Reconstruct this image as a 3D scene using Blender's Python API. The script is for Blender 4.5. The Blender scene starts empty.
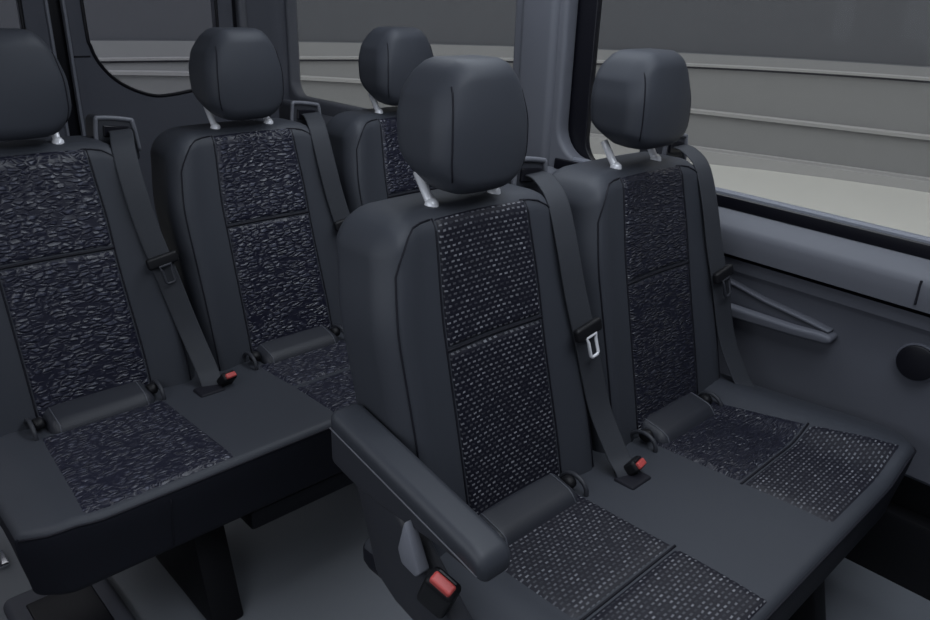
import bpy, bmesh, math, random
from mathutils import Vector, Matrix
random.seed(3)
C = bpy.context.scene.collection
V = Vector

# ------------------------------------------------------------------ helpers
def link(name, me, mat, parent=None, smooth=True):
    if smooth:
        for p in me.polygons: p.use_smooth = True
    o = bpy.data.objects.new(name, me); C.objects.link(o)
    if mat:
        for m in (mat if isinstance(mat, (list, tuple)) else [mat]): me.materials.append(m)
    if parent: o.parent = parent
    return o

def mesh_from(name, verts, faces, mat, parent=None, smooth=True, uvs=None):
    me = bpy.data.meshes.new(name); me.from_pydata([tuple(v) for v in verts], [], faces)
    if uvs:
        l = me.uv_layers.new(name='UVMap')
        for lp in me.loops: l.data[lp.index].uv = uvs[lp.vertex_index]
    me.update()
    bm = bmesh.new(); bm.from_mesh(me); bmesh.ops.recalc_face_normals(bm, faces=bm.faces); bm.to_mesh(me); bm.free()
    return link(name, me, mat, parent, smooth)

def thing(name, label, cat, loc=(0, 0, 0), group=None):
    o = bpy.data.objects.new(name, None); C.objects.link(o); o.location = loc
    o.empty_display_size = .1
    return tag(o, label, cat, group)

def tag(o, label, cat, group=None):
    o['label'] = label; o['category'] = cat
    if group: o['group'] = group
    return o

def struct(o, label=None):
    o['kind'] = 'structure'
    if label: o['label'] = label
    return o

def sm(a, b, x):
    t = min(1, max(0, (x - a) / (b - a))); return t * t * (3 - 2 * t)

class RBox:
    """A box with rounded edges, bent by a deform function."""
    def __init__(s, lo, hi, r, f=None, step=.02):
        s.lo, s.hi, s.r, s.step = V(lo), V(hi), r, step; s.f = f or (lambda p: p)
    def map(s, p, off=0):
        q = V([min(max(p[i], s.lo[i] + s.r), s.hi[i] - s.r) for i in range(3)])
        d = V(p) - q
        if d.length < 1e-9: return s.f(V(p))
        return s.f(q + d.normalized() * (s.r + off))
    def axis(s, i):
        a, b, r = s.lo[i], s.hi[i], s.r
        n = max(1, int(round((b - a - 2 * r) / s.step)))
        k = [a + r * (1 - math.cos(j * math.pi / 8) ) * 0 + r * (1 - math.tan(math.pi / 4 * (1 - j / 4))) for j in range(4)]
        mid = [a + r + (b - a - 2 * r) * j / n for j in range(n + 1)]
        return k + mid + [a + b - t for t in reversed(k)]
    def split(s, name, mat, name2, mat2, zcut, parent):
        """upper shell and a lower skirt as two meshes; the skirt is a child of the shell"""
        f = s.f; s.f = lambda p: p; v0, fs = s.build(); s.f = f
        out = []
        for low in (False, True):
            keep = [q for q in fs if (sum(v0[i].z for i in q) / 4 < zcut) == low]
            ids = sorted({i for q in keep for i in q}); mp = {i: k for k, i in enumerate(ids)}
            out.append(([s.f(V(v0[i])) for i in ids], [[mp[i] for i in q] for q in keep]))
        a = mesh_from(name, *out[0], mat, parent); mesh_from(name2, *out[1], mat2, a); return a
    def build(s):
        A = [s.axis(i) for i in range(3)]; n = [len(a) for a in A]
        idx = {}; vs = []; fs = []
        def vid(i, j, k):
            key = (i, j, k)
            if key not in idx:
                idx[key] = len(vs); vs.append(s.map((A[0][i], A[1][j], A[2][k])))
            return idx[key]
        for ax in range(3):
            u, w = [a for a in range(3) if a != ax]
            for side in (0, n[ax] - 1):
                for i in range(n[u] - 1):
                    for j in range(n[w] - 1):
                        q = []
                        for di, dj in ((0, 0), (1, 0), (1, 1), (0, 1)):
                            t = [0, 0, 0]; t[ax] = side; t[u] = i + di; t[w] = j + dj; q.append(vid(*t))
                        fs.append(q)
        return vs, fs
    def obj(s, name, mat, parent=None):
        vs, fs = s.build(); return mesh_from(name, vs, fs, mat, parent)

def patch(name, box, ax, side, pts_fn, nu, nw, mat, parent, puff=.004, sink=.002):
    """Upholstery panel lying on one face of an RBox; pts_fn(u,w)->two face coordinates."""
    vs, uv, fs = [], [], []
    for i in range(nu + 1):
        for j in range(nw + 1):
            u, w = i / nu, j / nw
            a, b = pts_fn(u, w)
            e = min(min(u, 1 - u) * nu, min(w, 1 - w) * nw) / 1.5
            off = -sink + (puff + sink) * (1 - (1 - min(1, e)) ** 2)
            p = [0, 0, 0]; o = [k for k in range(3) if k != ax]
            p[o[0]], p[o[1]] = a, b; p[ax] = box.hi[ax] if side else box.lo[ax]
            vs.append(box.map(p, off)); uv.append((a, b))
    for i in range(nu):
        for j in range(nw):
            k = i * (nw + 1) + j; fs.append([k, k + 1, k + nw + 2, k + nw + 1])
    return mesh_from(name, vs, fs, mat, parent, uvs=uv)

def tube(name, pts, r, mat, parent=None, closed=False, seg=8, cap=True):
    pts = [V(p) for p in pts]; n = len(pts); vs, fs = [], []
    rr = r if isinstance(r, (list, tuple)) else [r] * n
    up = None
    for i, p in enumerate(pts):
        a = pts[(i - 1) % n] if (closed or i > 0) else p
        b = pts[(i + 1) % n] if (closed or i < n - 1) else p
        t = (b - a).normalized()
        if up is None: up = V((0, 0, 1)) if abs(t.z) < .9 else V((1, 0, 0))
        s = t.cross(up).normalized(); up = s.cross(t).normalized()
        for k in range(seg):
            an = 2 * math.pi * k / seg
            vs.append(p + (s * math.cos(an) + up * math.sin(an)) * rr[i])
    m = n if closed else n - 1
    for i in range(m):
        for k in range(seg):
            fs.append([i * seg + k, i * seg + (k + 1) % seg, ((i + 1) % n) * seg + (k + 1) % seg, ((i + 1) % n) * seg + k])
    if cap and not closed:
        fs.append(list(range(seg))); fs.append(list(range((n - 1) * seg, n * seg)))
    return mesh_from(name, vs, fs, mat, parent)

def smooth_path(pts, n=6):
    pts = [V(p) for p in pts]; out = []
    for i in range(len(pts) - 1):
        p0, p1, p2, p3 = pts[max(i - 1, 0)], pts[i], pts[i + 1], pts[min(i + 2, len(pts) - 1)]
        for k in range(n):
            t = k / n
            out.append(.5 * ((2 * p1) + (p2 - p0) * t + (2 * p0 - 5 * p1 + 4 * p2 - p3) * t * t + (3 * p1 - p0 - 3 * p2 + p3) * t ** 3))
    out.append(pts[-1]); return out

def ribbon(name, pts, wid, wvec, th, mat, parent):
    """flat webbing: centres, a width direction at each end, thickness"""
    pts = smooth_path(pts); n = len(pts); vs, fs, uv = [], [], []
    L = 0
    for i, p in enumerate(pts):
        t = (pts[min(i + 1, n - 1)] - pts[max(i - 1, 0)]).normalized()
        w = V(wvec[0]).lerp(V(wvec[1]), i / (n - 1)); w = (w - t * w.dot(t)).normalized(); nn = t.cross(w).normalized()
        if i: L += (p - pts[i - 1]).length
        for a, b in ((-1, 1), (-.86, 1.25), (.86, 1.25), (1, 1), (1, -1), (-1, -1)):
            vs.append(p + w * a * wid / 2 + nn * b * th / 2); uv.append((a * wid / 2, L))
    for i in range(n - 1):
        for k in range(6):
            fs.append([i * 6 + k, i * 6 + (k + 1) % 6, (i + 1) * 6 + (k + 1) % 6, (i + 1) * 6 + k])
    fs.append(list(range(6))); fs.append(list(range((n - 1) * 6, n * 6)))
    return mesh_from(name, vs, fs, mat, parent, uvs=uv)

def prism(name, poly, axis, a, b, mat, parent=None, bevel=.004, seg=2, smooth=True):
    """extrude a polygon (in the two other axes) along an axis from a to b, bevelled"""
    bm = bmesh.new(); o = [k for k in range(3) if k != axis]
    def mk(t):
        r = []
        for q in poly:
            p = [0, 0, 0]; p[o[0]], p[o[1]] = q; p[axis] = t; r.append(bm.verts.new(p))
        return r
    A, B = mk(a), mk(b); n = len(poly)
    bm.faces.new(A); bm.faces.new(B)
    for i in range(n): bm.faces.new([A[i], A[(i + 1) % n], B[(i + 1) % n], B[i]])
    bmesh.ops.recalc_face_normals(bm, faces=bm.faces)
    if bevel:
        sharp = [e for e in bm.edges if len(e.link_faces) == 2 and e.calc_face_angle(0) > .5]
        bmesh.ops.bevel(bm, geom=sharp, offset=bevel, segments=seg, profile=.5, affect='EDGES', clamp_overlap=True)
    me = bpy.data.meshes.new(name); bm.to_mesh(me); bm.free()
    ob = link(name, me, mat, parent, smooth=False)
    if smooth: me.shade_smooth(); 
    try: me.set_sharp_from_angle(angle=.6)
    except Exception: pass
    return ob

def rrect(y0, y1, z0, z1, r, n=8, rs=None):
    rs = rs or [r] * 4; out = []
    for (cx, cy, a0), rr in zip(((y1, z0, -90), (y1, z1, 0), (y0, z1, 90), (y0, z0, 180)), rs):
        sx = -1 if cx == y1 else 1; sy = 1 if cy == z0 else -1
        for k in range(n + 1):
            a = math.radians(a0 + 90 * k / n)
            out.append((cx + sx * rr + rr * math.cos(a), cy + sy * rr + rr * math.sin(a)))
    return out

def sheet(name, loops, depth, to3, mat, parent=None, bevel=.0):
    """a panel with holes: 2D loops filled, given thickness, mapped to 3D by to3(u,v,w)"""
    cu = bpy.data.curves.new(name, 'CURVE'); cu.dimensions = '2D'; cu.fill_mode = 'BOTH'
    cu.extrude = depth / 2; cu.bevel_depth = bevel; cu.bevel_resolution = 3
    if bevel: cu.offset = -bevel; cu.extrude = max(0, depth / 2 - bevel)
    for lp in loops:
        s = cu.splines.new('POLY'); s.points.add(len(lp) - 1); s.use_cyclic_u = True
        for i, (u, v) in enumerate(lp): s.points[i].co = (u, v, 0, 1)
    tmp = bpy.data.objects.new('tmp', cu); C.objects.link(tmp)
    bpy.context.view_layer.update()
    me = bpy.data.meshes.new_from_object(tmp.evaluated_get(bpy.context.evaluated_depsgraph_get()))
    bpy.data.objects.remove(tmp); bpy.data.curves.remove(cu)
    me.name = name
    for v in me.vertices: v.co = to3(v.co.x, v.co.y, v.co.z)
    bm = bmesh.new(); bm.from_mesh(me); bmesh.ops.remove_doubles(bm, verts=bm.verts, dist=1e-5)
    bmesh.ops.recalc_face_normals(bm, faces=bm.faces); bm.to_mesh(me); bm.free()
    me.materials.clear()
    o = link(name, me, mat, parent, smooth=False)
    me.shade_smooth(); me.set_sharp_from_angle(angle=.7)
    return o

# ------------------------------------------------------------------ materials
def new_mat(name):
    m = bpy.data.materials.new(name); m.use_nodes = True; nt = m.node_tree
    return m, nt, nt.nodes['Principled BSDF']

def N(nt, t, **k):
    n = nt.nodes.new(t)
    for a, b in k.items():
        if a in n.inputs: n.inputs[a].default_value = b
        else: setattr(n, a, b)
    return n

def grain(name, col, rough=.5, scale=900, bump=.15, var=.12, spec=.4, dist=.0006, metal=0, sheen=0):
    m, nt, b = new_mat(name)
    tc = N(nt, 'ShaderNodeTexCoord'); no = N(nt, 'ShaderNodeTexNoise', Scale=scale, Detail=2.0)
    nt.links.new(tc.outputs['Object'], no.inputs['Vector'])
    big = N(nt, 'ShaderNodeTexNoise', Scale=6.0, Detail=3.0); nt.links.new(tc.outputs['Object'], big.inputs['Vector'])
    mr = N(nt, 'ShaderNodeMapRange'); mr.inputs['To Min'].default_value = 1 - var; mr.inputs['To Max'].default_value = 1 + var
    nt.links.new(big.outputs['Fac'], mr.inputs['Value'])
    mx = N(nt, 'ShaderNodeVectorMath', operation='SCALE'); mx.inputs[0].default_value = col
    nt.links.new(mr.outputs['Result'], mx.inputs['Scale']); nt.links.new(mx.outputs['Vector'], b.inputs['Base Color'])
    b.inputs['Roughness'].default_value = rough; b.inputs['Specular IOR Level'].default_value = spec; b.inputs['Metallic'].default_value = metal
    if sheen: b.inputs['Sheen Weight'].default_value = sheen; b.inputs['Sheen Roughness'].default_value = .4
    if bump:
        bp = N(nt, 'ShaderNodeBump', Strength=bump, Distance=dist); nt.links.new(no.outputs['Fac'], bp.inputs['Height'])
        nt.links.new(bp.outputs['Normal'], b.inputs['Normal'])
    return m

def cloth(name, base, fleck_glint, bw, rh, mortar, warp, wscale, bump, soft=.3, drop=.45):
    """jacquard cloth: rows of short raised dashes on a dark ground, in centimetres"""
    m, nt, b = new_mat(name)
    uv = N(nt, 'ShaderNodeUVMap', uv_map='UVMap')
    sc = N(nt, 'ShaderNodeVectorMath', operation='SCALE'); sc.inputs['Scale'].default_value = 100
    nt.links.new(uv.outputs['UV'], sc.inputs[0])
    no = N(nt, 'ShaderNodeTexNoise', Scale=wscale, Detail=1.5); nt.links.new(sc.outputs['Vector'], no.inputs['Vector'])
    sb = N(nt, 'ShaderNodeVectorMath', operation='SUBTRACT'); sb.inputs[1].default_value = (.5, .5, .5)
    nt.links.new(no.outputs['Color'], sb.inputs[0])
    ws = N(nt, 'ShaderNodeVectorMath', operation='SCALE'); ws.inputs['Scale'].default_value = warp
    nt.links.new(sb.outputs['Vector'], ws.inputs[0])
    ad = N(nt, 'ShaderNodeVectorMath', operation='ADD'); nt.links.new(sc.outputs['Vector'], ad.inputs[0]); nt.links.new(ws.outputs['Vector'], ad.inputs[1])
    br = N(nt, 'ShaderNodeTexBrick', Scale=1.0, offset=.5)
    br.inputs['Color1'].default_value = (1, 1, 1, 1); br.inputs['Color2'].default_value = (drop, drop, drop, 1); br.inputs['Mortar'].default_value = (0, 0, 0, 1)
    br.inputs['Brick Width'].default_value = bw; br.inputs['Row Height'].default_value = rh
    br.inputs['Mortar Size'].default_value = mortar; br.inputs['Mortar Smooth'].default_value = soft
    nt.links.new(ad.outputs['Vector'], br.inputs['Vector'])
    n2 = N(nt, 'ShaderNodeTexNoise', Scale=.45, Detail=2.0); nt.links.new(sc.outputs['Vector'], n2.inputs['Vector'])
    mr = N(nt, 'ShaderNodeMapRange'); mr.inputs['From Min'].default_value = .35; mr.inputs['From Max'].default_value = .65
    mr.inputs['To Min'].default_value = .35; nt.links.new(n2.outputs['Fac'], mr.inputs['Value'])
    mu = N(nt, 'ShaderNodeMath', operation='MULTIPLY'); nt.links.new(br.outputs['Color'], mu.inputs[0]); nt.links.new(mr.outputs['Result'], mu.inputs[1])
    mx = N(nt, 'ShaderNodeMix', data_type='RGBA'); mx.inputs['A'].default_value = (*base, 1); mx.inputs['B'].default_value = (*fleck_glint, 1)
    nt.links.new(mu.outputs[0], mx.inputs['Factor']); nt.links.new(mx.outputs['Result'], b.inputs['Base Color'])
    bp = N(nt, 'ShaderNodeBump', Strength=bump, Distance=.0022); nt.links.new(br.outputs['Color'], bp.inputs['Height'])
    nt.links.new(bp.outputs['Normal'], b.inputs['Normal'])
    b.inputs['Roughness'].default_value = .5; b.inputs['Specular IOR Level'].default_value = .45
    return m

M = {}
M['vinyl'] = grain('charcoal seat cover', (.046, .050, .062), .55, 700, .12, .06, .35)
M['skirt'] = grain('shaded seat skirt', (.012, .013, .020), .65, 500, .1, .05, .25)  # near-black: shade on the lower cushion faces is put into the colour
M['dash'] = cloth('flecked seat cloth', (.008, .008, .016), (.31, .315, .35), 1.15, .82, .29, .30, .7, 1.0, .25, .10)
def leather(name, base, fleck_glint, sx, sy, warp):  # highlights on the ripple crests are mixed into the base colour
    m, nt, b = new_mat(name)
    uv = N(nt, 'ShaderNodeUVMap', uv_map='UVMap')
    no = N(nt, 'ShaderNodeTexNoise', Scale=45.0, Detail=2.0); nt.links.new(uv.outputs['UV'], no.inputs['Vector'])
    sb = N(nt, 'ShaderNodeVectorMath', operation='SUBTRACT'); sb.inputs[1].default_value = (.5, .5, .5); nt.links.new(no.outputs['Color'], sb.inputs[0])
    ws = N(nt, 'ShaderNodeVectorMath', operation='SCALE'); ws.inputs['Scale'].default_value = warp; nt.links.new(sb.outputs['Vector'], ws.inputs[0])
    ad = N(nt, 'ShaderNodeVectorMath', operation='ADD'); nt.links.new(uv.outputs['UV'], ad.inputs[0]); nt.links.new(ws.outputs['Vector'], ad.inputs[1])
    mu = N(nt, 'ShaderNodeVectorMath', operation='MULTIPLY'); mu.inputs[1].default_value = (sx, sy, 1); nt.links.new(ad.outputs['Vector'], mu.inputs[0])
    vo = N(nt, 'ShaderNodeTexVoronoi', feature='DISTANCE_TO_EDGE', Scale=1.0); vo.inputs['Randomness'].default_value = .7
    nt.links.new(mu.outputs['Vector'], vo.inputs['Vector'])
    mr = N(nt, 'ShaderNodeMapRange', interpolation_type='SMOOTHSTEP'); mr.inputs['From Min'].default_value = .03; mr.inputs['From Max'].default_value = .32
    nt.links.new(vo.outputs['Distance'], mr.inputs['Value'])
    n2 = N(nt, 'ShaderNodeTexNoise', Scale=70.0, Detail=3.0); nt.links.new(uv.outputs['UV'], n2.inputs['Vector'])
    m2 = N(nt, 'ShaderNodeMapRange'); m2.inputs['From Min'].default_value = .4; m2.inputs['From Max'].default_value = .68; m2.inputs['To Min'].default_value = .12
    nt.links.new(n2.outputs['Fac'], m2.inputs['Value'])
    pr = N(nt, 'ShaderNodeMath', operation='MULTIPLY'); nt.links.new(mr.outputs['Result'], pr.inputs[0]); nt.links.new(m2.outputs['Result'], pr.inputs[1])
    mx = N(nt, 'ShaderNodeMix', data_type='RGBA'); mx.inputs['A'].default_value = (*base, 1); mx.inputs['B'].default_value = (*fleck_glint, 1)
    nt.links.new(pr.outputs[0], mx.inputs['Factor']); nt.links.new(mx.outputs['Result'], b.inputs['Base Color'])
    bp = N(nt, 'ShaderNodeBump', Strength=1.0, Distance=.0026); nt.links.new(mr.outputs['Result'], bp.inputs['Height']); nt.links.new(bp.outputs['Normal'], b.inputs['Normal'])
    b.inputs['Roughness'].default_value = .38; b.inputs['Specular IOR Level'].default_value = .6
    return m
M['ripple'] = leather('rippled seat cloth', (.012, .0125, .026), (.090, .095, .135), 50, 130, .008)
M['twill'] = leather('fine rippled seat cloth', (.012, .0125, .024), (.060, .064, .088), 48, 210, .008)
M['black'] = grain('black plastic', (.008, .008, .010), .5, 400, .08, .1, .3)
M['dark'] = grain('dark grey plastic', (.035, .037, .046), .5, 500, .1, .05, .4)
M['cover'] = grain('hinge cover plastic', (.026, .028, .037), .5, 500, .1, .05, .4)
M['arm'] = grain('armrest cover', (.041, .045, .056), .5, 600, .12, .05, .4)
M['belt'] = grain('belt webbing', (.045, .048, .057), .65, 900, .3, .05, .3)
M['trim'] = grain('grey wall trim', (.132, .137, .160), .5, 600, .1, .03, .4)
M['trim_dark'] = grain('dark wall trim', (.098, .103, .128), .55, 600, .1, .03, .4)
M['panel'] = grain('grey side panel', (.125, .130, .155), .55, 600, .12, .03, .35)
M['floor'] = grain('grey vinyl floor', (.22, .235, .265), .55, 300, .1, .05, .35)
M['pocket'] = grain('dark pocket', (.06, .063, .078), .6, 500, .1, .03, .3)
M['rubber'] = grain('black window rubber', (.006, .006, .010), .35, 300, .05, .05, .4)
M['chrome'] = grain('bright chrome', (.82, .82, .85), .18, 200, 0, .02, .5, metal=1)
M['bright'] = grain('satin bright metal', (.88, .88, .92), .25, 200, 0, .02, .8, metal=.1)
M['steel'] = grain('brushed light metal', (.55, .56, .60), .35, 200, 0, .02, .5, metal=1)
M['seam'] = grain('dark seam thread', (.014, .014, .020), .6, 400, 0, .05, .2)
M['edge'] = grain('pale edging', (.16, .165, .19), .4, 400, 0, .03, .4)
M['red'] = grain('red buckle button', (.56, .085, .080), .4, 300, .05, .03, .4)
M['silver_dim'] = grain('dull edging', (.09, .095, .115), .4, 400, 0, .03, .4)
M['silver'] = grain('silver lever', (.22, .23, .27), .35, 300, .05, .03, .5)
M['ceil'] = grain('pale headliner', (.22, .22, .24), .8, 300, .1, .03, .2)
M['lamp'] = None
M['back_dark'] = grain('dark backdrop', (.175, .182, .205), .8, 60, 0, .03, .1)
M['back_mid'] = grain('grey backdrop', (.34, .345, .355), .7, 60, 0, .04, .2)
M['back_light'] = grain('pale ledge', (.55, .55, .56), .6, 60, 0, .03, .2)
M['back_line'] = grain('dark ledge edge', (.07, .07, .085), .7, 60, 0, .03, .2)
M['ground'] = grain('pale studio ground', (.80, .80, .77), .6, 40, 0, .03, .3)

def glass_mat(tint=(.82, .83, .82)):
    m = bpy.data.materials.new('tinted window glass'); m.use_nodes = True; nt = m.node_tree; nt.nodes.clear()
    out = N(nt, 'ShaderNodeOutputMaterial'); tr = N(nt, 'ShaderNodeBsdfTransparent'); tr.inputs['Color'].default_value = (*tint, 1)
    gl = N(nt, 'ShaderNodeBsdfGlossy', Roughness=.02); gl.inputs['Color'].default_value = (.8, .82, .9, 1)
    fr = N(nt, 'ShaderNodeFresnel', IOR=1.12); mx = N(nt, 'ShaderNodeMixShader')
    nt.links.new(fr.outputs[0], mx.inputs[0]); nt.links.new(tr.outputs[0], mx.inputs[1]); nt.links.new(gl.outputs[0], mx.inputs[2])
    nt.links.new(mx.outputs[0], out.inputs['Surface']); return m
M['glass'] = glass_mat(); M['privacy'] = glass_mat((.70, .71, .73))

# ------------------------------------------------------------------ seats
ZT = .950          # height of the top edge of a backrest above the floor

def back_deform(dx):
    def f(p):
        x, y, z = p                          # z from -.57 to 0, y 0 (front) .. .13 (rear)
        k = -z
        hw = .197 + .018 * sm(0, .18, k) + .012 * sm(.2, .5, k)
        X = x / .2 * hw
        if x < 0: X *= 1 - .10 * sm(.15, .5, k)
        else: X *= 1 + .06 * sm(.15, .5, k)
        front = 1 - sm(0, .09, y)
        bol = sm(.115, .165, abs(x)) * (1 - sm(.17, .21, abs(x)))
        Y = y - .034 + .21 * z - .012 * bol * front + .002 * front * math.cos(math.pi * min(1, abs(x) / .12)) * (1 if abs(x) < .12 else 0)
        Y += .045 * sm(.10, 0, k) * 0
        Z = z - (.026 * sm(.125, .205, abs(x)) ** 1.5 + .004 * (abs(x) / .2) ** 2) * (1 - sm(.0, .16, k))
        return V((X + dx, Y, Z + ZT))
    return f

def head_deform(dx):
    def f(p):
        x, y, z = p                          # z 0..0.196 above the gap
        t = z / .196
        w = .93 + .09 * sm(0, .28, t) - .11 * sm(.45, 1, t)
        ff = 1 - .25 * sm(-.06, .05, y) * 0
        X = x * w * ff * .965
        Y = y + .018 * (abs(x) / .1) ** 2 - .010 * math.sin(math.pi * t) * (1 if y < 0 else -.6) + .010 * (t - .5)
        c = sm(.035, .100, abs(x))
        Z = z - .034 * c ** 1.6 * sm(.45, 1, t) + .018 * c ** 1.6 * sm(.4, 0, t) + .02 * (1 - t) * sm(0, .05, y)
        return V((X + dx, Y - .004, Z + .018 + ZT))
    return f

def make_seat(root, dx, mat_ins, raised=0.0):
    bx = RBox((-.2, 0, -.57), (.2, .13, 0), .032, back_deform(dx), .018)
    br = bx.obj('backrest', M['vinyl'], root)
    # two cloth panels with a crease between them
    def pf(z0, z1):
        return lambda u, w: (-.093 + .201 * u, z0 + (z1 - z0) * w + .0 * u)
    patch('back_panel', bx, 1, 0, pf(-.2075, -.004), 44, 40, mat_ins, br, .004, .003)
    patch('back_panel', bx, 1, 0, pf(-.525, -.2135), 44, 60, mat_ins, br, .004, .003)
    tube('crease', [bx.map((-.095 + .205 * k / 16, 0, -.2105), .0006) for k in range(17)], .0028, M['seam'], br, seg=6)
    for px in (-.094, .109):
        tube('seam', [bx.map((px + .001 * (1 if px > 0 else -1), 0, -.004 - .51 * k / 20), .0004) for k in range(21)], .0018, M['seam'], br, seg=6)
    # seams along both bolsters
    for sx in (-.181, .181):
        tube('seam', [bx.map((sx * a, 0, b), .0006) for a, b in [(.55, -.006), (.66, -.008), (.76, -.012), (.85, -.020), (.92, -.032), (.97, -.048)] + [(1, -.065 - .46 * k / 20) for k in range(21)]], .0016, M['seam'], br, seg=6)
    # headrest
    hb = RBox((-.098, -.056, raised), (.098, .050, .196), .029, head_deform(dx), .012)
    h = hb.obj('headrest', M['vinyl'], root)
    for sx in (-.081, .086):
        pts = [hb.map((sx, -.056, .012 + raised + (.172 - raised) * k / 14), .0004) for k in range(15)]
        tube('seam', pts, .0013, M['seam'], h, seg=6)
    for s in (-1, 1):
        tube('post', [(dx + s * .068, -.010, ZT - .02), (dx + s * .068, .002, ZT + .002), (dx + s * .069, .032, ZT + .045)], .0076, M['bright'], h, seg=10)
        tube('post_collar', [(dx + s * .068, -.004, ZT - .014), (dx + s * .068, .0, ZT + .002), (dx + s * .068, .003, ZT + .006)], [.0115, .0115, .0085], M['bright'], h, seg=12)
    # belt outlet on the shoulder
    gx = dx + .196
    poly = [(gx - .046, ZT - .06), (gx - .040, ZT + .028), (gx - .032, ZT + .038), (gx + .030, ZT + .030), (gx + .038, ZT + .020), (gx + .046, ZT - .06)]
    g = prism('belt_outlet', poly, 1, .035, .10, M['dark'], root, .006, 3)
    tube('outlet_rim', smooth_path([(gx - .046, .035, ZT - .05), (gx - .040, .034, ZT + .026), (gx - .030, .034, ZT + .036), (gx + .028, .034, ZT + .028), (gx + .037, .034, ZT + .018), (gx + .044, .034, ZT - .04)], 5), .0048, M['edge'], g, seg=8)
    prism('outlet_slot', [(gx - .028, ZT - .004), (gx - .026, ZT + .020), (gx + .026, ZT + .014), (gx + .026, ZT - .010)], 1, .030, .040, M['rubber'], g, .002, 1)
    # belt
    off = lambda x, y, z: (dx + x, y, ZT + z)
    path = [off(.203, .045, .006), off(.196, .006, .006), off(.178, -.045, -.020), off(.177, -.075, -.09), off(.187, -.096, -.18), off(.204, -.116, -.27),
            off(.229, -.142, -.40), off(.240, -.185, -.485), off(.238, -.215, -.515), off(.238, -.235, -.55)]
    b = ribbon('seat_belt', path, .046, ((1, -.05, .05), (.88, -.45, -.1)), .0022, M['belt'], root)
    # tongue, slid down the webbing
    c = V(off(.199, -.1215, -.245)); t = V((.016, -.02, -.10)).normalized(); w = V((1, 0, .12)).normalized(); w = (w - t * w.dot(t)).normalized(); n = t.cross(w)
    if n.y > 0: n = -n
    def fr(a, bb, cc): return c + w * a + t * bb + n * cc
    tp = RBox((-.034, -.013, -.007), (.034, .012, .008), .006, lambda p: fr(*p), .012)
    tg = tp.obj('tongue', M['black'], b)
    rim = [(-.013, .010), (.013, .010), (.0105, .020), (.0105, .046), (.007, .050), (-.007, .050), (-.0105, .046), (-.0105, .020)]
    tube('latch_plate', [fr(x, y, .006) for x, y in rim], .0032, M['bright'] if root.get('bright') and dx == 0 else M['dark'], b, closed=True, seg=8)
    # hinge cover roll between backrest and cushion
    cy, cz, cr = -.168, ZT - .508, .030
    def roll(x0, x1, r, name, mat, par, nx=8):
        vs, fs = [], []; sg = 28
        xs = [x0, x0 + .004] + [x0 + .004 + (x1 - x0 - .008) * k / nx for k in range(1, nx)] + [x1 - .004, x1]
        for i, x in enumerate(xs):
            rr = r - (.003 if i in (0, len(xs) - 1) else 0)
            for k in range(sg):
                a = 2 * math.pi * k / sg; vs.append((dx + x, cy + rr * math.cos(a) * 1.15, cz + rr * math.sin(a)))
        for i in range(len(xs) - 1):
            for k in range(sg): fs.append([i * sg + k, i * sg + (k + 1) % sg, (i + 1) * sg + (k + 1) % sg, (i + 1) * sg + k])
        fs.append(list(range(sg))); fs.append(list(range((len(xs) - 1) * sg, len(xs) * sg)))
        return mesh_from(name, vs, fs, mat, par)
    hcb = RBox((-.090, -.208, -.575), (.120, -.128, -.496), .024, lambda p: V((p.x + dx, p.y + .10 * (p.z + .52), p.z + ZT + .22 * (p.y + .165))), .02)
    hc = hcb.obj('hinge_cover', M['cover'], root)
    for x in (-.118, .134):
        pts = [(dx + x + .0 * k, cy - .004 + math.cos(a) * .030, cz - .012 + math.sin(a) * .025) for k, a in ((k, math.radians(-20 + 220 * k / 14)) for k in range(15))]
        tube('hinge_bracket', pts, .0045, M['dark'], hc, seg=8)
    for x in (-.074, .100):
        pts = [hcb.map((x, -.208, -.575 + .079 * k / 6), .0003) for k in range(7)] + [hcb.map((x, -.208 + .08 * k / 8, -.496), .0003) for k in range(9)]
        tube('cover_rim', pts, .0013, M['silver_dim'], hc, seg=6)
    for x in (-.103, .123):
        roll(x - .010, x + .010, .012, 'hinge_pin', M['black'], hc, 2)
    return br

def cushion_deform(x0, x1, wall_bolster=0.0, fan=0.0):
    def f(p):
        x, y, z = p
        top = sm(-.655, -.53, z)
        e0 = sm(x0 + .085, x0, x); e1 = sm(x1 - .10, x1, x)
        front = sm(-.42, -.56, y)
        Y = y + .040 * (e0 ** 2 + e1 ** 2) * front + .02 * (1 - top) * front
        Z = z + .032 * -(y + .18) * 1.0 * top + .010 * sm(x0 + .13, x0 + .06, x) * top + (wall_bolster * sm(x1 - .2, x1 - .08, x)) * top
        Z -= .012 * e0 * top + .02 * e1 * top
        Z -= .004 * front ** 2 * top
        x = x + (.012 + .045 * sm(-.5, -.28, y)) * sm(-.56, -.66, z) * (sm(x0 + .12, x0, x) - sm(x1 - .12, x1, x))
        X = x + fan * sm(x1 - .35, x1, x) * sm(-.15, -.5, y)
        return V((X, Y, Z + ZT))
    return f

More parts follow.
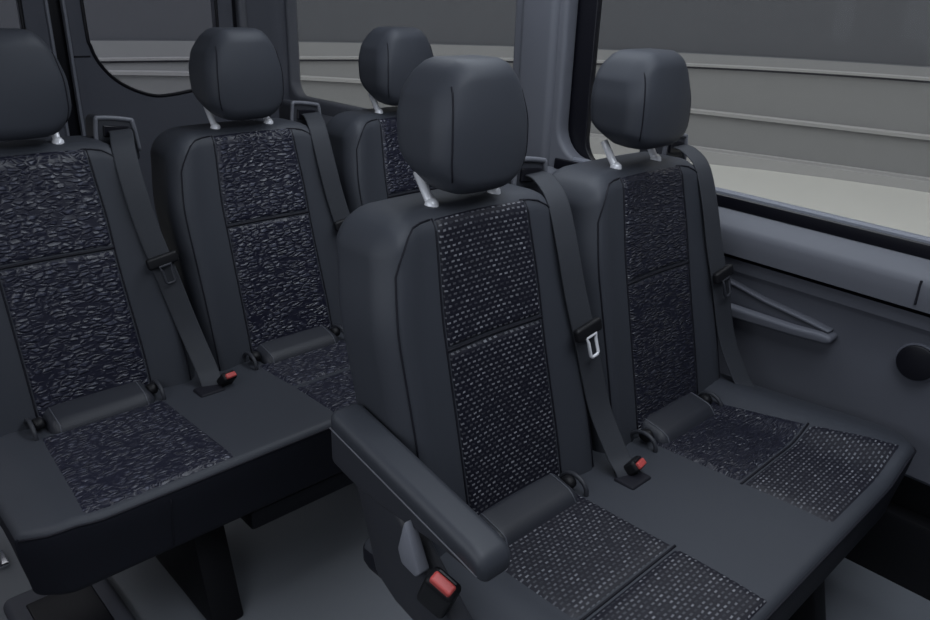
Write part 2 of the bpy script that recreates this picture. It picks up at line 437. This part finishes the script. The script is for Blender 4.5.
def buckle(root, name, c, tilt, size=1.0, wv=(1, .15, 0), mat=None):
    t = V(tilt).normalized(); w = V(wv); w = (w - t * w.dot(t)).normalized(); n = t.cross(w)
    fr = lambda p: V(c) + w * p[0] + n * p[1] + t * p[2]
    s = size
    body = RBox((-.017 * s, -.011 * s, -.055 * s), (.017 * s, .011 * s, 0), .006 * s, fr, .012).obj(name, mat or M['black'], root)
    RBox((-.0125 * s, -.0085 * s, -.006 * s), (.0125 * s, .0035 * s, .005 * s), .0028 * s, fr, .008).obj('release_button', M['red'], body)
    RBox((-.0115 * s, .0040 * s, -.003 * s), (.0115 * s, .0080 * s, .0025 * s), .0015 * s, fr, .008).obj('tongue_slot', M['rubber'], body)
    return body

# ---------------- front bench
FX, FY = .822, .864
front = thing('bench_seat', 'charcoal two-seat bench in front with padded aisle armrest and flecked cloth panels', 'bench seat', (FX, FY, 0), 'bench seats in the van')
front['bright'] = 1
cb = RBox((-.235, -.56, -.665), (.762, -.02, -.525), .020, cushion_deform(-.235, .762, .034, .02), .02)
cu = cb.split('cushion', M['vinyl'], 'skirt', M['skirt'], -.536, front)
patch('seat_panel', cb, 2, 1, lambda u, w: (-.122 + .252 * u, -.176 - .209 * w), 24, 18, M['dash'], cu)
patch('seat_panel', cb, 2, 1, lambda u, w: (-.122 + .252 * u, -.3885 - .1665 * w), 24, 14, M['dash'], cu)
patch('seat_panel', cb, 2, 1, lambda u, w: (.372 + .003 * w + (.238 + .024 * w) * u, -.166 - .2045 * w), 24, 18, M['twill'], cu)
patch('seat_panel', cb, 2, 1, lambda u, w: (.375 + .004 * w + (.262 + .030 * w) * u, -.3735 - .165 * w), 24, 14, M['dash'], cu)
for a, b, y in ((-.122, .130, -.3868), (.374, .636, -.372)):
    tube('crease', [cb.map((a + (b - a) * k / 12, y, -.525), .0005) for k in range(13)], .0025, M['seam'], cu, seg=6)
tube('seam', [cb.map((-.235 + .997 * k / 60, -.56, -.5365), .001) for k in range(61)], .002, M['seam'], cu, seg=6)
for x in (.235,):
    RBox((x - .026, -.250, 0), (x + .034, -.205, .010), .005, lambda p: V((p.x, p.y, p.z + ZT - .528)), .015).obj('pocket_shade', M['seam'], cu)  # dark plate stands in for the shaded hollow where the belt enters
make_seat(front, 0, M['dash'])
make_seat(front, .470, M['twill'], .018)
buckle(front, 'buckle', (.258, -.226, ZT - .496), (.15, -.55, .65), 1.1)
# armrest on the aisle side
def arm_f(p):
    x, y, z = p                      # y -.36..0
    t = -y / .34
    return V((x - .006 * 0, y - .02, ZT - .292 - .072 * t - .014 * sm(.85, 1.05, t) + z))
ar = RBox((-.272, -.322, -.034), (-.212, .02, .004), .016, arm_f, .014).obj('armrest', M['arm'], front)
def shell_f(p):
    x, y, z = p
    t = -y / .34
    d = (z + .03) / .07               # 0 top .. -1 bottom
    dep = .062 * (1 - sm(.05, .95, t)) + .012
    return V((x, y - .02, ZT - .292 - .072 * t - .020 + d * dep))
RBox((-.269, -.312, -.10), (-.215, .022, -.03), .012, shell_f, .014).obj('armrest_shell', M['dark'], ar)
tube('armrest_edging', [V((-.2705, -.02 + .014 - .325 * k / 24, ZT - .292 - .072 * (.325 * k / 24 - .014) / .34 - .026)) for k in range(25)], .0016, M['edge'], ar, seg=6)
sc_ = prism('side_cover', [(-.035, -.33), (-.055, -.40), (-.070, -.44), (-.100, -.535), (-.150, -.560), (-.23, -.575), (-.30, -.56), (-.29, -.51), (-.20, -.43), (-.12, -.36)], 0, -.262, -.228, M['dark'], front, .010, 3)
sc_.location.z = ZT
lv = prism('recline_lever', [(-.196, -.372), (-.182, -.425), (-.190, -.447), (-.222, -.452), (-.232, -.440), (-.212, -.400)], 0, -.282, -.262, M['silver'], front, .004, 2)
lv.location.z = ZT
buckle(front, 'buckle', (-.285, -.285, ZT - .415), (-.16, -.42, .8), 1.4, (.25, -1, -.3))
# legs and base
def bench_legs(root, xs, y0, y1, ztop, w=.055):
    for x in xs:
        poly = [(y0 + .02, ztop), (y1, ztop), (y1 + .02, .03), (y1 + .04, 0), (y0 - .06, 0), (y0 - .05, .03)]
        prism('leg', poly, 0, x - w / 2, x + w / 2, M['black'], root, .008, 2)
bench_legs(front, (.12, .60), -.46, -.10, ZT - .64)
prism('seat_frame', [(-.50, ZT - .67), (-.04, ZT - .67), (-.04, ZT - .62), (-.50, ZT - .62)], 0, -.10, .66, M['black'], front, .008, 2)

# ---------------- rear bench
RX, RY = .401, 1.677
rear = thing('bench_seat', 'charcoal three-seat bench in the rear row near the back doors', 'bench seat', (RX, RY, 0), 'bench seats in the van')
rb = RBox((-.232, -.525, -.665), (1.21, -.02, -.525), .018, cushion_deform(-.232, 1.21), .02)
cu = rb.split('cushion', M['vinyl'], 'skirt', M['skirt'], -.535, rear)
patch('seat_panel', rb, 2, 1, lambda u, w: (-.112 - .024 * w + (.246 + .032 * w) * u, -.198 - .317 * w), 24, 28, M['ripple'], cu)
for sx in (.362, .835):
    patch('seat_panel', rb, 2, 1, lambda u, w: (sx + .005 * w + .245 * u, -.185 - .153 * w), 22, 14, M['ripple'], cu)
    patch('seat_panel', rb, 2, 1, lambda u, w: (sx + .005 + .245 * u, -.341 - .175 * w), 22, 14, M['ripple'], cu)
tube('seam', [rb.map((-.232 + 1.442 * k / 70, -.525, -.5345), .001) for k in range(71)], .002, M['seam'], cu, seg=6)
tube('seam', [rb.map((.005, -.525, -.548 - .10 * k / 10), .0003) for k in range(11)], .0015, M['seam'], cu, seg=6)
for x in (.222, .70):
    RBox((x - .026, -.250, 0), (x + .030, -.205, .010), .005, lambda p: V((p.x, p.y, p.z + ZT - .528)), .015).obj('pocket_shade', M['seam'], cu)  # dark plates paint the shade of the belt hollows
for k in range(3): make_seat(rear, (0, .472, .939)[k], M['ripple'])
buckle(rear, 'buckle', (.270, -.240, ZT - .494), (.15, -.55, .65), 1.0)
buckle(rear, 'buckle', (.742, -.240, ZT - .494), (.15, -.55, .65), 1.0)
bench_legs(rear, (.115, .88), -.40, -.10, ZT - .64, .07)
prism('seat_frame', [(-.46, ZT - .67), (-.04, ZT - .67), (-.04, ZT - .62), (-.46, ZT - .62)], 0, -.18, 1.15, M['black'], rear, .008, 2)
prism('crossbar', [(-.33, .095), (-.26, .095), (-.26, .145), (-.33, .145)], 0, .245, .845, M['dark'], rear, .008, 2)
fp = RBox((-.23, -.47, 0), (-.035, -.115, .040), .018, None, .03).obj('foot_plate', M['trim_dark'], rear)
RBox((-.195, -.44, .030), (-.072, -.170, .043), .004, None, .03).obj('foot_recess', M['rubber'], fp)

# ------------------------------------------------------------------ the van body
Y0, Y1 = -.9, 2.86
def loft_y(name, prof, y0, y1, mat, n=24):
    vs, fs = [], []; m = len(prof)
    for i in range(n + 1):
        y = y0 + (y1 - y0) * i / n
        for x, z in prof: vs.append((x, y, z + (.022 * (min(y, .87) - .87) if z > .3 else 0)))
    for i in range(n):
        for k in range(m - 1): fs.append([i * m + k, i * m + k + 1, (i + 1) * m + k + 1, (i + 1) * m + k])
    o = mesh_from(name, vs, fs, mat, None, False)
    o.data.shade_smooth(); o.data.set_sharp_from_angle(angle=.55); return o

fl = RBox((-.30, Y0, -.04), (1.80, Y1 + .06, 0), .002, None, .4).obj('floor', M['floor']); struct(fl, 'grey vinyl floor of the van')

# right wall: sill shoulder, crease, lower panel, black kick panel
sh = [(1.735, .815), (1.690, .815), (1.684, .826)]
rail = [(1.665, .846), (1.650, .8495), (1.644, .8485), (1.641, .844), (1.641, .839)]
band = [(1.641, .839), (1.638, .836), (1.636, .815), (1.638, .810)]
sh2 = [(1.660, .812), (1.642, .811), (1.636, .807), (1.610, .782), (1.604, .774), (1.602, .764), (1.603, .740), (1.606, .715)]
struct(loft_y('trim_10', sh, Y0, Y1, M['rubber']), 'black channel at the foot of the side windows')
struct(loft_y('trim_11', rail, Y0, 1.30, M['silver']), 'thin bright rail at the foot of the side windows')
struct(loft_y('trim_12', band, Y0, 1.36, M['rubber']), 'dark band above the sill')
sh = sh2
struct(loft_y('wall_right_sill', sh, Y0, Y1, M['trim']), 'grey sill below the side windows')
gr = [(1.606, .715), (1.640, .713), (1.640, .703), (1.628, .700)]
struct(loft_y('trim_1', gr, Y0, Y1, M['rubber']), 'dark groove under the window sill')
lo = [(1.628, .700), (1.630, .672), (1.638, .662), (1.642, .655), (1.655, .56), (1.668, .42), (1.672, .33), (1.690, .315), (1.72, .312)]
struct(loft_y('wall_right', lo, Y0, Y1, M['panel']), 'grey lower side panel')
kk = [(1.72, .312), (1.735, .20), (1.700, .195), (1.697, .185), (1.735, .0)]
struct(loft_y('baseboard_right', kk, Y0, Y1, M['black']), 'black kick panel along the floor')

# right wall above the sill, with two window openings
XI = 1.655
tx = lambda u, v, w: V((XI + .015 + w + .02 * (v - .86) * 0 - .0 * u, u, v))
outer = [(Y0, .80), (Y1, .80), (Y1, 1.9), (Y0, 1.9)]
w3 = [(y, z + (.03 * (min(y, .87) - .87) if z < 1.2 else 0)) for y, z in rrect(-.80, 1.362, .842, 1.60, .085)]
w2 = rrect(1.550, 2.735, .858, 1.60, .06)
struct(sheet('wall_right_upper', [outer, w3, w2], .05, tx, M['trim'], None, .012), 'grey window surround and pillar')
def window(name, hole, y0, y1, z0, z1, r, back, frit, lab, gm):
    # the pane sits outboard of the trim; the black border runs round it
    g = sheet(name, [rrect(y0 - .02, y1 + back + .06, z0 - .03, z1 + .02, r)], .004, lambda u, v, w: V((1.722 + w, u, v)), gm)
    struct(g, lab)
    sheet('window_gasket', [rrect(y0 - .035, y1 + back + .07, z0 - .05, z1 + .03, r + .02), rrect(y0 + .03, y1 + back - frit, z0 - .02, z1 - .03, max(.04, r - .01))], .020, lambda u, v, w: V((1.706 + w, u, v)), M['rubber'], g, .003)
    c = V((sum(h[0] for h in hole) / len(hole), sum(h[1] for h in hole) / len(hole)))
    tube('window_lip', [(XI + .002, y + (.012 if y > c[0] else -.012), z + (.012 if z > c[1] else -.012)) for y, z in hole], .009, M['trim'], g, closed=True, seg=10)
    return g
window('window_1', w3, -.80, 1.350, .842, 1.60, .085, .055, .10, 'large tinted side window beside the front bench', M['glass'])
window('window_2', w2, 1.550, 2.735, .858, 1.60, .06, .13, .028, 'tinted side window beside the rear bench', M['glass'])
# pillar between the windows stands proud of the trim
pl = RBox((1.628, 1.385, .80), (1.70, 1.515, 1.9), .022, None, .05).obj('trim_2', M['trim']); struct(pl, 'grey pillar cover between the two side windows')

# pull pocket moulded in the side panel
pk = thing('door_pull', 'long tapering grab recess moulded in the grey side panel', 'grab handle', (1.64, .78, .55))
def pp(name, pts, x0, x1, mat, bev):
    return prism(name, [(y - .78, z - .55) for y, z in pts], 0, x0 - 1.64, x1 - 1.64, mat, pk, bev, 3)
pp('recess', [(1.05, .665), (.80, .640), (.72, .622), (.60, .603), (.550, .594), (.542, .586), (.60, .583), (.78, .585), (1.05, .60)], 1.631, 1.66, M['pocket'], .004)
pp('rim', [(1.05, .672), (.80, .647), (.70, .624), (.60, .609), (.545, .598), (.548, .592), (.60, .601), (.70, .616), (.80, .639), (1.05, .664)], 1.626, 1.66, M['panel'], .003)
pp('lip', [(1.05, .606), (.78, .590), (.62, .588), (.560, .592), (.536, .590), (.533, .578), (.545, .571), (.62, .566), (.78, .561), (1.05, .575)], 1.612, 1.662, M['panel'], .007)
# round cover
rc = thing('round_cover', 'black round cover on the grey side panel below the window', 'cover', (1.652, .372, .585))
def disc(name, r, x0, x1, mat, par, bev=.003):
    n = 40
    return prism(name, [(r * math.cos(2 * math.pi * k / n), r * math.sin(2 * math.pi * k / n)) for k in range(n)], 0, x0, x1, mat, par, bev, 2)
disc('bezel', .042, -.014, .004, M['trim_dark'], rc); disc('cap', .038, -.018, .0, M['rubber'], rc)
# end of the sill cover: a vertical joint
struct(RBox((1.600, .392, .715), (1.608, .396, .765), .0008, None, .05).obj('trim_3', M['seam']), 'joint in the sill cover')

# rear doors
YR = 2.80
tr = lambda u, v, w: V((u, YR + .02 + w, v))
def door(name, x0, x1, hole, lab):
    d = sheet(name, [[(x0, .04), (x1, .04), (x1, 1.85), (x0, 1.85)], hole], .05, tr, M['trim_dark'], None, .010); struct(d, lab)
    c = V((sum(h[0] for h in hole) / len(hole), sum(h[1] for h in hole) / len(hole)))
    big = [tuple(c + (V(h) - c) * 1.04) for h in hole]; 
    g = sheet('window_glass', [big], .004, lambda u, v, w: V((u, YR + .03 + w, v)), M['privacy'], d)
    tube('window_gasket', [(h[0], YR - .004, h[1]) for h in hole], .006, M['rubber'], d, closed=True, seg=8)
    return d
hole = [(.925, 1.55), (.925, 1.12), (.932, 1.05), (.950, 1.00), (.985, .953), (1.03, .918), (1.085, .892), (1.13, .880), (1.18, .880), (1.25, .888), (1.32, .900), (1.365, .92), (1.385, .97), (1.385, 1.55), (1.34, 1.6), (.97, 1.6)]
def densify(h):
    return [tuple(p) [:2] for p in smooth_path([(a, b, 0) for a, b in h] + [(h[0][0], h[0][1], 0)], 4)][:-1]
hole = densify(hole)
dr = door('door_1', .868, 1.455, hole, 'right rear door with a curved window')
dl = door('door_2', .10, .825, densify([(1.693 - a if False else (1.665 - a), b) for a, b in [(.925, 1.55), (.925, 1.12), (.932, 1.05), (.950, 1.00), (.985, .953), (1.03, .918), (1.085, .892), (1.13, .880), (1.18, .880), (1.25, .888), (1.32, .900), (1.365, .92), (1.385, .97), (1.385, 1.55), (1.34, 1.6), (.97, 1.6)]][::-1]), 'left rear door')
struct(RBox((.820, YR + .02, .0), (.872, YR + .06, 1.85), .004, None, .2).obj('trim_4', M['rubber']), 'black seal between the rear doors')
for i, x in enumerate((.815, .866)):
    struct(RBox((x - .005, YR - .016, .05), (x + .005, YR + .01, 1.85), .0045, None, .2).obj('trim_%d' % (5 + i), M['silver']), ('bright edge of the left rear door', 'bright edge of the right rear door')[i])
struct(RBox((.872, YR - .0062, 1.016), (.926, YR - .0045, 1.022), .0006, None, .05).obj('trim_7', M['seam']), 'joint in the rear door trim')
# corner posts between the rear door and the side wall
struct(RBox((1.470, YR - .02, .0), (1.505, YR + .06, 1.9), .012, None, .1).obj('trim_8', M['trim']), 'grey edge of the rear corner post')
struct(RBox((1.448, YR + .005, .0), (1.475, YR + .05, 1.9), .003, None, .2).obj('trim_9', M['rubber']), 'black seal of the right rear door')
cp = [(1.50, YR - .005), (1.56, YR - .03), (1.58, YR - .045), (1.61, YR - .06), (1.645, YR - .055), (1.68, YR - .01), (1.70, YR + .06), (1.50, YR + .06)]
struct(prism('wall_rear_corner', cp, 2, 0, 1.9, M['trim_dark'], None, .01, 3), 'dark rear corner post')
# ceiling and left side (behind the camera's view)
struct(RBox((-.30, Y0, 1.86), (1.80, Y1 + .06, 1.90), .005, None, .5).obj('ceiling', M['ceil']))
struct(RBox((-.30, Y0 - .04, 0), (1.80, Y0, 1.9), .005, None, .5).obj('light_block_front', M['trim_dark']))  # unseen wall added to block light from the cab end
lw = lambda u, v, w: V((-.29 + w, u, v))
struct(sheet('wall_left', [[(Y0, 0), (Y1, 0), (Y1, 1.9), (Y0, 1.9)], rrect(-.6, 1.25, .9, 1.6, .08), rrect(1.45, 2.66, .9, 1.6, .08)], .03, lw, M['panel'], None, .004))
# tie-down ring at the left
tie = thing('tie_down_ring', 'small chrome tie-down ring on the floor left of the rear bench', 'ring', (.205, 1.74, 0))
tube('ring', [(.0, .034 * math.cos(a), .040 + .034 * math.sin(a)) for a in (2 * math.pi * k / 20 for k in range(20))], .005, M['chrome'], tie, closed=True)
RBox((-.02, -.03, 0), (.02, .03, .012), .005, None, .02).obj('base', M['chrome'], tie)

# ------------------------------------------------------------------ outside: round stepped backdrop
CX, CY, R = .75, 1.2, 9.0
def ring(name, prof, mat, a0=-180, a1=180, n=144):
    """prof(t)->list of (radius, z), t 0 at the rear of the van and 1 along its side"""
    vs, fs = [], []; m = None
    for i in range(n + 1):
        a = math.radians(a0 + (a1 - a0) * i / n)
        t = sm(10, 80, abs(math.degrees(a)))
        pr = prof(t); m = len(pr)
        for r, z in pr: vs.append((CX + r * math.sin(a), CY + r * math.cos(a), z))
    for i in range(n):
        for k in range(m - 1): fs.append([i * m + k, i * m + k + 1, (i + 1) * m + k + 1, (i + 1) * m + k])
    o = mesh_from(name, vs, fs, mat, None, False); o.data.shade_smooth(); o.data.set_sharp_from_angle(angle=.5)
    return struct(o)
lerp = lambda a, b, t: a + (b - a) * t
zt = lambda t: lerp(.60, .66, t); z1 = lambda t: lerp(.42, .57, t); z2 = lambda t: lerp(.30, -.02, t); z3 = lambda t: lerp(-.10, -.46, t)
ring('trim_20', lambda t: [(0.0, -.60), (R - .30, -.60)], M['ground'], n=72)['label'] = 'pale studio ground outside'
ring('trim_21', lambda t: [(R - .30, -.60), (R - .30, z3(t) - .03), (R - .26, z3(t) - .03), (R - .26, z3(t)), (R - .18, z3(t))], M['back_light'])['label'] = 'pale kerb outside'
ring('trim_22', lambda t: [(R - .18, z3(t)), (R - .12, z2(t) - .09), (R - .12, z2(t) - .06)], M['back_mid'])['label'] = 'grey lower band of the backdrop'
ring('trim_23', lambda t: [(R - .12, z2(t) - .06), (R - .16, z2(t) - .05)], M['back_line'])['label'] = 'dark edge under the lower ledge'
ring('trim_24', lambda t: [(R - .16, z2(t) - .05), (R - .17, z2(t) - .01), (R - .14, z2(t)), (R - .08, z2(t))], M['back_light'])['label'] = 'pale lower ledge of the backdrop'
ring('trim_25', lambda t: [(R - .08, z2(t)), (R - .02, z1(t) - .06)], M['back_mid'])['label'] = 'grey middle band of the backdrop'
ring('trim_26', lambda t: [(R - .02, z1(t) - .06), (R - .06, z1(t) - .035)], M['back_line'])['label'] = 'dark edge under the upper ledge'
ring('trim_27', lambda t: [(R - .06, z1(t) - .035), (R - .065, z1(t) - .01), (R - .04, z1(t)), (R, z1(t))], M['back_light'])['label'] = 'pale upper ledge of the backdrop'
ring('trim_28', lambda t: [(R, z1(t)), (R + .15, zt(t))], M['back_mid'])['label'] = 'grey upper band of the backdrop'
ring('trim_29', lambda t: [(R + .15, zt(t)), (R + .2, zt(t) + .01), (R + .5, 3.5), (R + .8, 7)], M['back_dark'])['label'] = 'tall dark backdrop wall'

# ------------------------------------------------------------------ light
w = bpy.data.worlds.new('World'); bpy.context.scene.world = w; w.use_nodes = True
nt = w.node_tree; bg = nt.nodes['Background']
tc = N(nt, 'ShaderNodeTexCoord'); sp = N(nt, 'ShaderNodeSeparateXYZ'); rp = N(nt, 'ShaderNodeValToRGB')
nt.links.new(tc.outputs['Generated'], sp.inputs[0]); nt.links.new(sp.outputs['Z'], rp.inputs['Fac']); nt.links.new(rp.outputs['Color'], bg.inputs['Color'])
rp.color_ramp.elements[0].position = .1; rp.color_ramp.elements[0].color = (.11, .11, .115, 1)
rp.color_ramp.elements[1].position = .8; rp.color_ramp.elements[1].color = (.64, .64, .65, 1)
bg.inputs['Strength'].default_value = 2.15

def area(name, loc, rot, sx, sy, power, col=(1, 1, 1), spread=180):
    l = bpy.data.lights.new(name, 'AREA'); l.shape = 'RECTANGLE'; l.size = sx; l.size_y = sy; l.energy = power; l.color = col; l.spread = math.radians(spread)
    o = bpy.data.objects.new(name, l); C.objects.link(o); o.location = loc; o.rotation_euler = rot; return o
area('ceiling_fill', (.80, .10, 1.845), (0, 0, 0), 1.0, .7, 10, (.85, .92, 1))  # added fill light out of view, brightens the seat fronts from above
area('ceiling_fill', (1.22, 1.15, 1.845), (0, 0, 0), .6, 1.1, 8, (.85, .92, 1))  # second added fill out of view, brightens the window sill
area('left_window_daylight', (-.32, .7, 1.25), (0, -math.pi / 2, 0), .65, 1.7, 6, (.85, .92, 1))

# ------------------------------------------------------------------ camera
f, yaw, pit, roll = 763.5, math.radians(43.9715), math.radians(22.4828), math.radians(1.9117)
fw = V((math.sin(yaw) * math.cos(pit), math.cos(yaw) * math.cos(pit), -math.sin(pit)))
r0 = V((math.cos(yaw), -math.sin(yaw), 0)); u0 = r0.cross(fw)
r_ = r0 * math.cos(roll) + u0 * math.sin(roll); u_ = -r0 * math.sin(roll) + u0 * math.cos(roll)
cam = bpy.data.cameras.new('camera'); co = bpy.data.objects.new('camera', cam); C.objects.link(co)
cam.sensor_width = 36; cam.lens = 36 * f / 930; cam.clip_start = .02
mw = Matrix.Identity(4)
for i in range(3): mw[i][0], mw[i][1], mw[i][2] = r_[i], u_[i], -fw[i]
mw.translation = V((0, 0, 1.25)); co.matrix_world = mw
sc = bpy.context.scene; sc.camera = co
sc.view_settings.view_transform = 'Standard'; sc.view_settings.look = 'None'; sc.view_settings.gamma = 1; sc.view_settings.exposure = 0.02
sc.view_settings.use_curve_mapping = False
if 'bright' in front: del front['bright']
